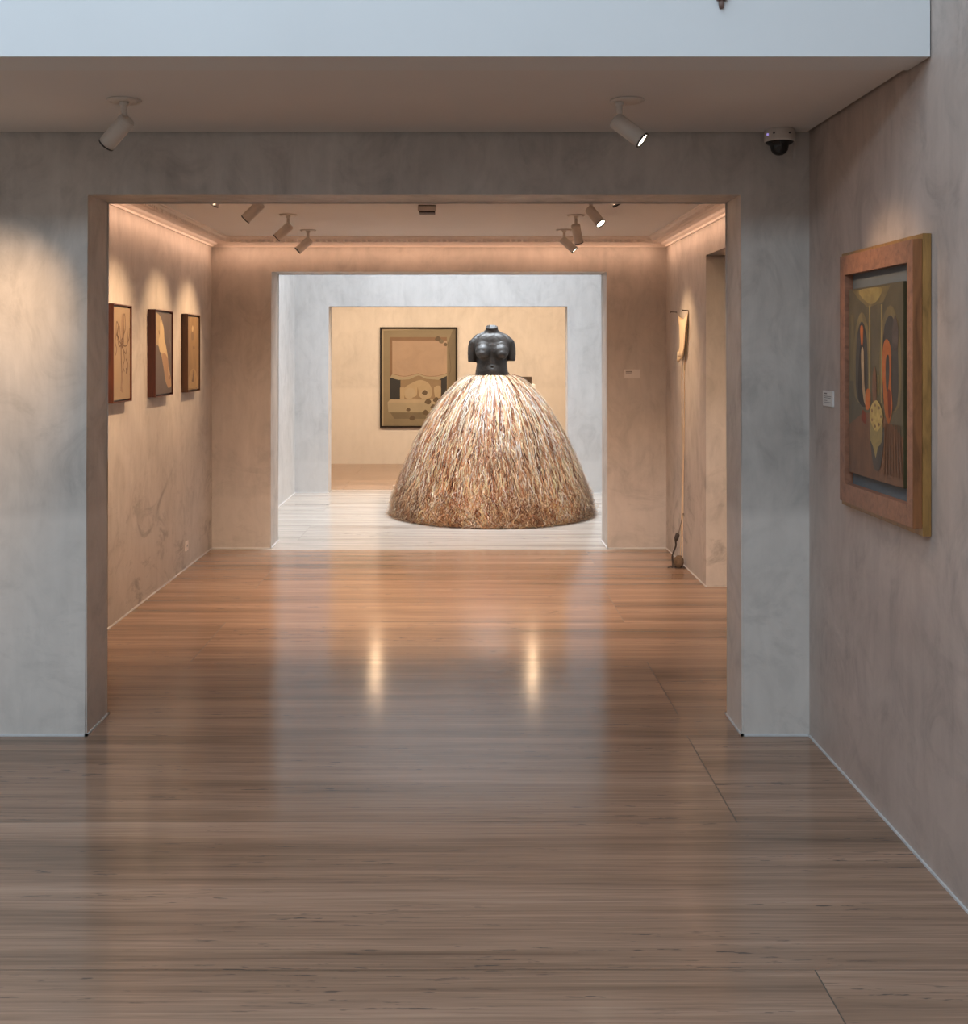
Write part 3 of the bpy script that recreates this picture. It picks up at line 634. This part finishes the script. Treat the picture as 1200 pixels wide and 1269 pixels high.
# ------------------------------------------------------------------ skirted figure
FX, FY = .278, 10.85
fig = thing('skirted_figure', 'headless black female torso sculpture wearing a huge bell-shaped straw skirt', 'sculpture', (FX, FY, 0))
bm = bmesh.new()
def loft(rows, n=40):
    rings = []
    for z, cx, cy, hw, hd in rows:
        ring = []
        for i in range(n):
            a = 2 * PI * i / n; c, s = math.cos(a), math.sin(a); e = .88
            ring.append(bm.verts.new((cx + hw * abs(c) ** e * (1 if c > 0 else -1), cy + hd * abs(s) ** e * (1 if s > 0 else -1), z)))
        rings.append(ring)
    for p, q_ in zip(rings, rings[1:]):
        for i in range(n): bm.faces.new((p[i], p[(i + 1) % n], q_[(i + 1) % n], q_[i]))
    bm.faces.new(rings[0][::-1]); bm.faces.new(rings[-1])
loft([(1.25, 0, 0, .185, .150), (1.34, 0, 0, .172, .145), (1.41, 0, -.005, .160, .138), (1.47, 0, -.002, .151, .122), (1.53, 0, 0, .150, .112), (1.60, 0, 0, .158, .108), (1.67, 0, .005, .168, .100), (1.715, 0, .010, .165, .086), (1.745, 0, .012, .140, .072), (1.768, 0, .014, .105, .062), (1.79, 0, .014, .072, .058), (1.815, 0, .012, .061, .056), (1.852, 0, .010, .062, .058)])
def ell(c, r, rot=None):
    m4 = Matrix.Translation(c) @ (rot or Matrix.Identity(4)) @ Matrix.Diagonal((*r, 1)); bmesh.ops.create_uvsphere(bm, u_segments=28, v_segments=18, radius=1, matrix=m4)
for s in (-1, 1):
    tube(bm, [(s * .10, .012, 1.715), (s * .150, .010, 1.705), (s * .178, .008, 1.680), (s * .192, .006, 1.64), (s * .197, .002, 1.58), (s * .196, -.002, 1.508 if s > 0 else 1.497)], [.052, .056, .055, .048, .044, .042], 24)
    ell((s * .078, -.034, 1.665), (.095, .060, .120), Matrix.Rotation(-s * .25, 4, 'Y'))
    ell((s * .085, -.062, 1.635), (.078, .052, .085), Matrix.Rotation(-s * .25, 4, 'Y'))
    ell((s * .088, -.086, 1.600), (.080, .072, .074), Matrix.Rotation(-s * .25, 4, 'Y'))
    ell((s * .096, -.112, 1.578), (.062, .060, .050))
    tube(bm, [(s * .045, .012, 1.800), (s * .09, .012, 1.768), (s * .15, .010, 1.735)], [.024, .028, .038], 16)
ell((0, -.036, 1.675), (.11, .050, .11))
ell((0, -.050, 1.40), (.140, .095, .110))
me = bpy.data.meshes.new('t'); bm.to_mesh(me); bm.free(); tmp = bpy.data.objects.new('tmp', me); COL.objects.link(tmp)
md = tmp.modifiers.new('r', 'REMESH'); md.mode = 'VOXEL'; md.voxel_size = .005
ms = tmp.modifiers.new('s', 'SMOOTH'); ms.iterations = 26; ms.factor = .55
dg = bpy.context.evaluated_depsgraph_get(); me2 = bpy.data.meshes.new_from_object(tmp.evaluated_get(dg)); bpy.data.objects.remove(tmp)
for v in me2.vertices:
    c = v.co
    if c.y < 0:
        d = math.hypot(c.x, (c.z - 1.447) * 1.3)              # navel
        if d < .016: c.y += .022 * (1 - d / .016)
        d2 = math.hypot(c.x * 1.8, 0) if 1.47 < c.z < 1.60 else 1
        if d2 < .03: c.y += .003 * (1 - d2 / .03)
    r = math.hypot(c.x, c.y - .010)
    if c.z > 1.835 and r < .046: c.z = 1.79 - .0 * r             # hollow neck
    if c.z > 1.80: c.z += (c.y) * .32 * min(1, (c.z - 1.80) / .04)
    k = .0016 * noise.noise(c * 45) + .0008 * noise.noise(c * 120); c.x += k; c.y += k
for p in me2.polygons: p.use_smooth = True
me2.name = 'torso'
m, nt, b = newmat('blackened_bronze'); mp = mapping(nt, (1, 1, 1)); n1 = noi(nt, mp.outputs[0], 70, 5, .7); n2 = noi(nt, mp.outputs[0], 9, 4, .6)
r = ramp(nt, n2.outputs['Fac'], [(.3, (.016, .013, .011)), (.6, (.036, .030, .026)), (.8, (.07, .06, .055))]); L(nt, r.outputs[0], b.inputs['Base Color'])
rr = ramp(nt, n1.outputs['Fac'], [(.35, .60), (.65, .32)]); L(nt, rr.outputs[0], b.inputs['Roughness'])
bp = N(nt, 'ShaderNodeBump'); bp.inputs['Strength'].default_value = .6; bp.inputs['Distance'].default_value = .004; L(nt, n1.outputs['Fac'], bp.inputs['Height']); L(nt, bp.outputs[0], b.inputs['Normal'])
me2.materials.clear(); me2.materials.append(m)
torso = bpy.data.objects.new('torso', me2); link(torso, fig); torso['label'] = 'textured black torso with short arms and hollow neck'

# straw skirt: profile radius against arc parameter
prof = [(.150, 1.352), (.210, 1.360), (.278, 1.333), (.345, 1.283), (.420, 1.208), (.505, 1.105), (.578, 1.000), (.645, .895), (.703, .795), (.765, .670), (.824, .540), (.878, .405), (.926, .270), (.962, .150), (.976, .050), (.980, .008)]
PS = spline([(a, 0, b) for a, b in prof], 6); cum = [0]
for p, q_ in zip(PS, PS[1:]): cum.append(cum[-1] + (q_ - p).length)
TOT = cum[-1]
def at(s):
    s = max(0, min(TOT, s)); lo = 0
    import bisect
    i = min(max(bisect.bisect_left(cum, s), 1), len(PS) - 1); t_ = (s - cum[i - 1]) / (cum[i] - cum[i - 1] + 1e-9)
    p = PS[i - 1].lerp(PS[i], t_); d = (PS[i] - PS[i - 1]).normalized(); return p, d
core = bmesh.new(); lathe(core, [(max(.001, p.x - .028), max(.001, p.z - .006)) for p in PS[::4] if p.z > .07] , 64)
mkobj('underskirt', core, plain('underskirt_straw', (.16, .085, .045), .9), fig, True)
bm = bmesh.new(); cl = bm.loops.layers.color.new('tint')
pal = [((.86, .76, .64), 6), ((.74, .60, .475), 5), ((.60, .43, .315), 4), ((.48, .31, .215), 2.6), ((.93, .89, .82), 4.5), ((.25, .145, .095), 1.4)]
tot = sum(w_ for _, w_ in pal)
def pick(bias):
    x = R.random() * tot
    for c, w_ in pal:
        x -= w_
        if x <= 0: break
    k_ = bias * R.uniform(.85, 1.15); return [max(0, min(1, ch * k_)) for ch in c]
def strand(a, s0, s1, lift, width, wig, seg, flare=0, cross=.010):
    verts = []; sd = R.uniform(0, 100); da = R.gauss(0, cross); tw = R.uniform(-.5, .5)
    # patches of browner straw, thicker towards the hem
    for i in range(seg + 1):
        t_ = i / seg; s = s0 + (s1 - s0) * t_; p, d = at(s)
        nrm = Vector((-d.z, 0, d.x)); nrm = nrm if nrm.x + nrm.z * .2 > 0 else -nrm
        lf = lift * (.35 + .65 * math.sin(PI * min(1, t_ * 1.1))) + flare * t_ ** 3
        wg = wig * (.55 + 1.1 * s / TOT)
        wob = wg * noise.noise(Vector((sd, t_ * (1.6 + seg * .12), 0))); wob2 = wg * .6 * noise.noise(Vector((sd, 9, t_ * (1.5 + seg * .12))))
        rr = p.x + nrm.x * (lf + wob2); zz = max(.003, p.z + nrm.z * (lf + wob2))
        aa = a + (da * t_) + (wob / max(.25, p.x)) * min(1, t_ * 3)
        c = Vector((rr * math.cos(aa), rr * math.sin(aa), zz)); side = Vector((-math.sin(aa), math.cos(aa), tw * .5)).normalized()
        ext = s - TOT
        if ext > 0: c = Vector(((rr + ext) * math.cos(aa), (rr + ext) * math.sin(aa), .003 + .012 * R.random()))
        wd = width * (1 if t_ < .8 else 1 - (t_ - .8) * 3.2)
        verts.append((bm.verts.new(c - side * wd / 2), bm.verts.new(c + side * wd / 2)))
    sm = (s0 + s1) / 2
    n_ = noise.noise(Vector((math.cos(a) * 3, math.sin(a) * 3, sm * 2.4)))
    bias = 1.0 + .30 * n_
    col = [min(.95, x_ * 1.18) for x_ in pick(bias)]; u_ = sm / TOT
    red = max(0, min(1, (u_ - .25) * 1.5 + n_ * .6)); col = [col[0] * (1 - .05 * red), col[1] * (1 - .12 * red), col[2] * (1 - .20 * red)]
    for (a0, b0), (a1, b1) in zip(verts, verts[1:]):
        f = bm.faces.new((a0, b0, b1, a1)); f.smooth = True
        for l in f.loops: l[cl] = (*col, 1)
for i in range(5200):   # long strands from the waist
    s0 = R.uniform(0, .06); s1 = TOT * R.uniform(.55, 1.0); strand(R.uniform(0, 2 * PI), s0, s1, R.uniform(.0, .022), R.uniform(.004, .009), .024, 17)
for i in range(12000):   # overlapping shorter lengths, denser lower down where the bell is wider
    s0 = TOT * (R.random() ** .62) * .93; ln = R.uniform(.14, .42); strand(R.uniform(0, 2 * PI), s0, min(TOT, s0 + ln), R.uniform(.004, .030), R.uniform(.0035, .0085), .040, 9, R.uniform(0, .014), .03)
for i in range(5500):   # frayed, curly hem
    s0 = TOT * R.uniform(.80, .98); strand(R.uniform(0, 2 * PI), s0, min(TOT + .02, s0 + R.uniform(.05, .22)), R.uniform(.006, .034), R.uniform(.003, .007), .085, 7, R.uniform(0, .022), .06)
for i in range(160):    # loose tips above the waistline
    a = R.uniform(0, 2 * PI); r0 = R.uniform(.165, .25); z0 = 1.352; h_ = R.uniform(.008, .035); col = pick(1.1)
    c = Vector((r0 * math.cos(a), r0 * math.sin(a), z0)); sd = Vector((-math.sin(a), math.cos(a), 0)) * .002
    tip = c + Vector((R.gauss(0, .012), R.gauss(0, .012), h_)); f = bm.faces.new([bm.verts.new(x) for x in (c - sd, c + sd, tip)])
    for l in f.loops: l[cl] = (*col, 1)
m, nt, b = newmat('raffia'); va = N(nt, 'ShaderNodeVertexColor', layer_name='tint'); mp = mapping(nt, (1, 1, 1)); n1 = noi(nt, mp.outputs[0], 60, 3)
rr = ramp(nt, n1.outputs['Fac'], [(.3, (.8,) * 3), (.7, (1.15,) * 3)]); c = mixc(nt, 1, va.outputs['Color'], rr.outputs[0], 'MULTIPLY'); L(nt, c, b.inputs['Base Color'])
b.inputs['Roughness'].default_value = .42; b.inputs['Specular IOR Level'].default_value = .45
tr = N(nt, 'ShaderNodeBsdfTranslucent'); L(nt, c, tr.inputs['Color']); mx = N(nt, 'ShaderNodeMixShader'); mx.inputs[0].default_value = .28
L(nt, b.outputs[0], mx.inputs[1]); L(nt, tr.outputs[0], mx.inputs[2]); L(nt, mx.outputs[0], nt.nodes['Material Output'].inputs['Surface'])
sk = mkobj('straw_skirt', bm, m, fig); sk['label'] = 'bell-shaped skirt of pale and brown straw strands'
bm = bmesh.new(); lathe(bm, [(.150, 1.335), (.176, 1.338), (.180, 1.350), (.172, 1.357), (.150, 1.356)], 48); mkobj('waistband', bm, plain('waist_cord', (.55, .43, .30), .8), fig, True)

# ------------------------------------------------------------------ pale hanging work on the right gallery wall
t = thing('hanging_wall_sculpture', 'pale waxy hand and sling hanging from nails on the right gallery wall, cords to floor', 'sculpture', (XR2, 8.2, 0))
skin = plain('wax', (.80, .64, .44), .45, var=.05, scale=8); cordm = plain('pale_cord', (.66, .50, .33), .7); nail = plain('nail', (.16, .12, .09), .4, .5); dkb = plain('dark_leather', (.05, .035, .028), .6)
W_ = lambda px, py, off=0.0: Vector((-off, (XR2 - off) * 1350 / (px - 575) - 8.2, 1.6 - (py - 436) * (XR2 * 1350 / (px - 575)) / 1350))
bm = bmesh.new()   # sling: a swag narrowing into the forearm
rowsS = [(388, 839.5, 852.5, .006), (394, 840.5, 852.2, .016), (400, 841.3, 851.8, .022), (406, 842.0, 851.0, .026), (414, 842.3, 850.2, .026), (422, 842.6, 849.6, .026), (430, 842.4, 848.8, .028), (436, 841.2, 848.0, .034), (441, 839.8, 847.2, .038)]
prev = None; nn = 14
for (py, xa, xb, dep) in rowsS:
    ring = []
    for i in range(nn):
        a = 2 * PI * i / nn; px = (xa + xb) / 2 + (xb - xa) / 2 * math.cos(a)
        sag = (1 - math.cos(a) ** 2) * (8 if py < 392 else (4 if py < 398 else 0))
        off = .004 + dep * (.5 + .5 * math.sin(a)); ring.append(bm.verts.new(W_(px, py + sag, off)))
    if prev:
        for i in range(nn): bm.faces.new((prev[i], prev[(i + 1) % nn], ring[(i + 1) % nn], ring[i]))
    else: bm.faces.new(ring)
    prev = ring
bm.faces.new(prev[::-1]); bmesh.ops.recalc_face_normals(bm, faces=bm.faces); mkobj('sling', bm, skin, t, True)
bm = bmesh.new()   # hand with loosely hanging fingers
hb = [(840.6, 441, 447.5, .006), (842.0, 441, 448.5, .0065), (843.6, 441, 446.5, .0062), (845.2, 440, 445, .0055)]
for k, (px, y0, y1, r_) in enumerate(hb): tube(bm, [W_(px + .6, y0 - 5, .022), W_(px + .2, y0, .026), W_(px - .3, (y0 + y1) / 2 + 1, .032), W_(px - .8, y1, .026)], [r_ * 1.5, r_ * 1.4, r_ * 1.1, r_ * .7], 10)
tube(bm, [W_(846.5, 430, .02), W_(846.8, 437, .03), W_(845.8, 443, .036)], [.012, .009, .006], 10)
mkobj('hand', bm, skin, t, True)
for (x, y) in ((839, 387), (853.6, 385)):
    bm = bmesh.new(); p = W_(x, y, 0); tube(bm, [p, p + Vector((-.045, 0, .003))], .004, 8); lathe(bm, [(.009, 0), (.009, .003), (.0001, .004)], 12, 0, Matrix.Translation(p + Vector((-.045, 0, .003))) @ Matrix.Rotation(-PI / 2, 4, 'Y')); mkobj('nail', bm, nail, t, True)
def cord(name, pts, r_, mat): 
    bm = bmesh.new(); tube(bm, spline([W_(*p) for p in pts], 5), r_, 8); return mkobj(name, bm, mat, t, True)
cord('thin_cord', [(853.4, 386, .03), (852.3, 405, .02), (851, 425, .015), (849.6, 445, .014), (848.6, 459, .014)], .003, plain('cord_tan', (.33, .22, .12), .7))
cord('cord', [(845.6, 443, .02), (845.3, 470, .015), (845.8, 540, .014), (845.4, 620, .02), (843.0, 690, .04)], .004, cordm)
cord('cord', [(848.0, 446, .012), (848.4, 480, .012), (848.0, 540, .012), (847.0, 600, .012), (846.0, 690, .035)], .0035, cordm)
bm = bmesh.new(); bmesh.ops.create_icosphere(bm, subdivisions=4, radius=1)
for v in bm.verts:
    d = 1 + .08 * noise.noise(v.co * 1.8); v.co = Vector((v.co.x * .038, v.co.y * .042, v.co.z * .047)) * d
sb = W_(841.5, 695, .058); sb.z = .048
bmesh.ops.translate(bm, verts=bm.verts, vec=sb); mkobj('stone', bm, plain('brown_stone', (.15, .095, .055), .8, var=.35, scale=40, bump=.6), t, True)
bm = bmesh.new(); F = lambda dx, dy, z: sb + Vector((dx, dy, z - sb.z))
tube(bm, spline([F(-.085, -.02, .008), F(-.065, -.03, .016), F(-.05, -.02, .012), F(-.046, 0, .045), F(-.048, .0, .09), F(-.034, 0, .13), F(-.022, .0, .165), F(-.024, 0, .20)], 4), [.008] * 28 + [.008], 8, 0, .5); mkobj('strap', bm, dkb, t, True)
bm = bmesh.new(); tube(bm, [F(-.024, 0, .195), F(-.018, 0, .22), F(-.008, 0, .25), F(-.002, 0, .256)], [.008, .017, .016, .006], 10); mkobj('clasp', bm, dkb, t, True)
bm = bmesh.new(); tube(bm, spline([F(-.004, 0, .25), F(.016, .0, .33), F(.028, .0, .39), F(.034, .0, .405), F(.039, 0, .38)], 5), .0025, 6); mkobj('wire_hook', bm, nail, t, True)
bm = bmesh.new(); box(bm, F(-.03, -.03, 0.001), F(.045, .03, .008), 0, .002); mkobj('foot_plate', bm, dkb, t)

# ------------------------------------------------------------------ camera and view
cam = bpy.data.cameras.new('Camera'); co = bpy.data.objects.new('Camera', cam); COL.objects.link(co); sc.camera = co
co.location = (0, 0, H); co.rotation_euler = (PI / 2, 0, 0)
cam.sensor_fit = 'HORIZONTAL'; cam.sensor_width = 36; cam.lens = 36 * 1350 / 1200
cam.shift_x = 25 / 1200; cam.shift_y = -198.5 / 1200; cam.clip_start = .05
sc.view_settings.view_transform = 'Standard'; sc.view_settings.look = 'None'; sc.view_settings.exposure = 0; sc.view_settings.gamma = 1
sc.cycles.max_bounces = 10; sc.cycles.diffuse_bounces = 6; sc.cycles.glossy_bounces = 4
sc.cycles.use_denoising = True
sc.cycles.sample_clamp_indirect = 6
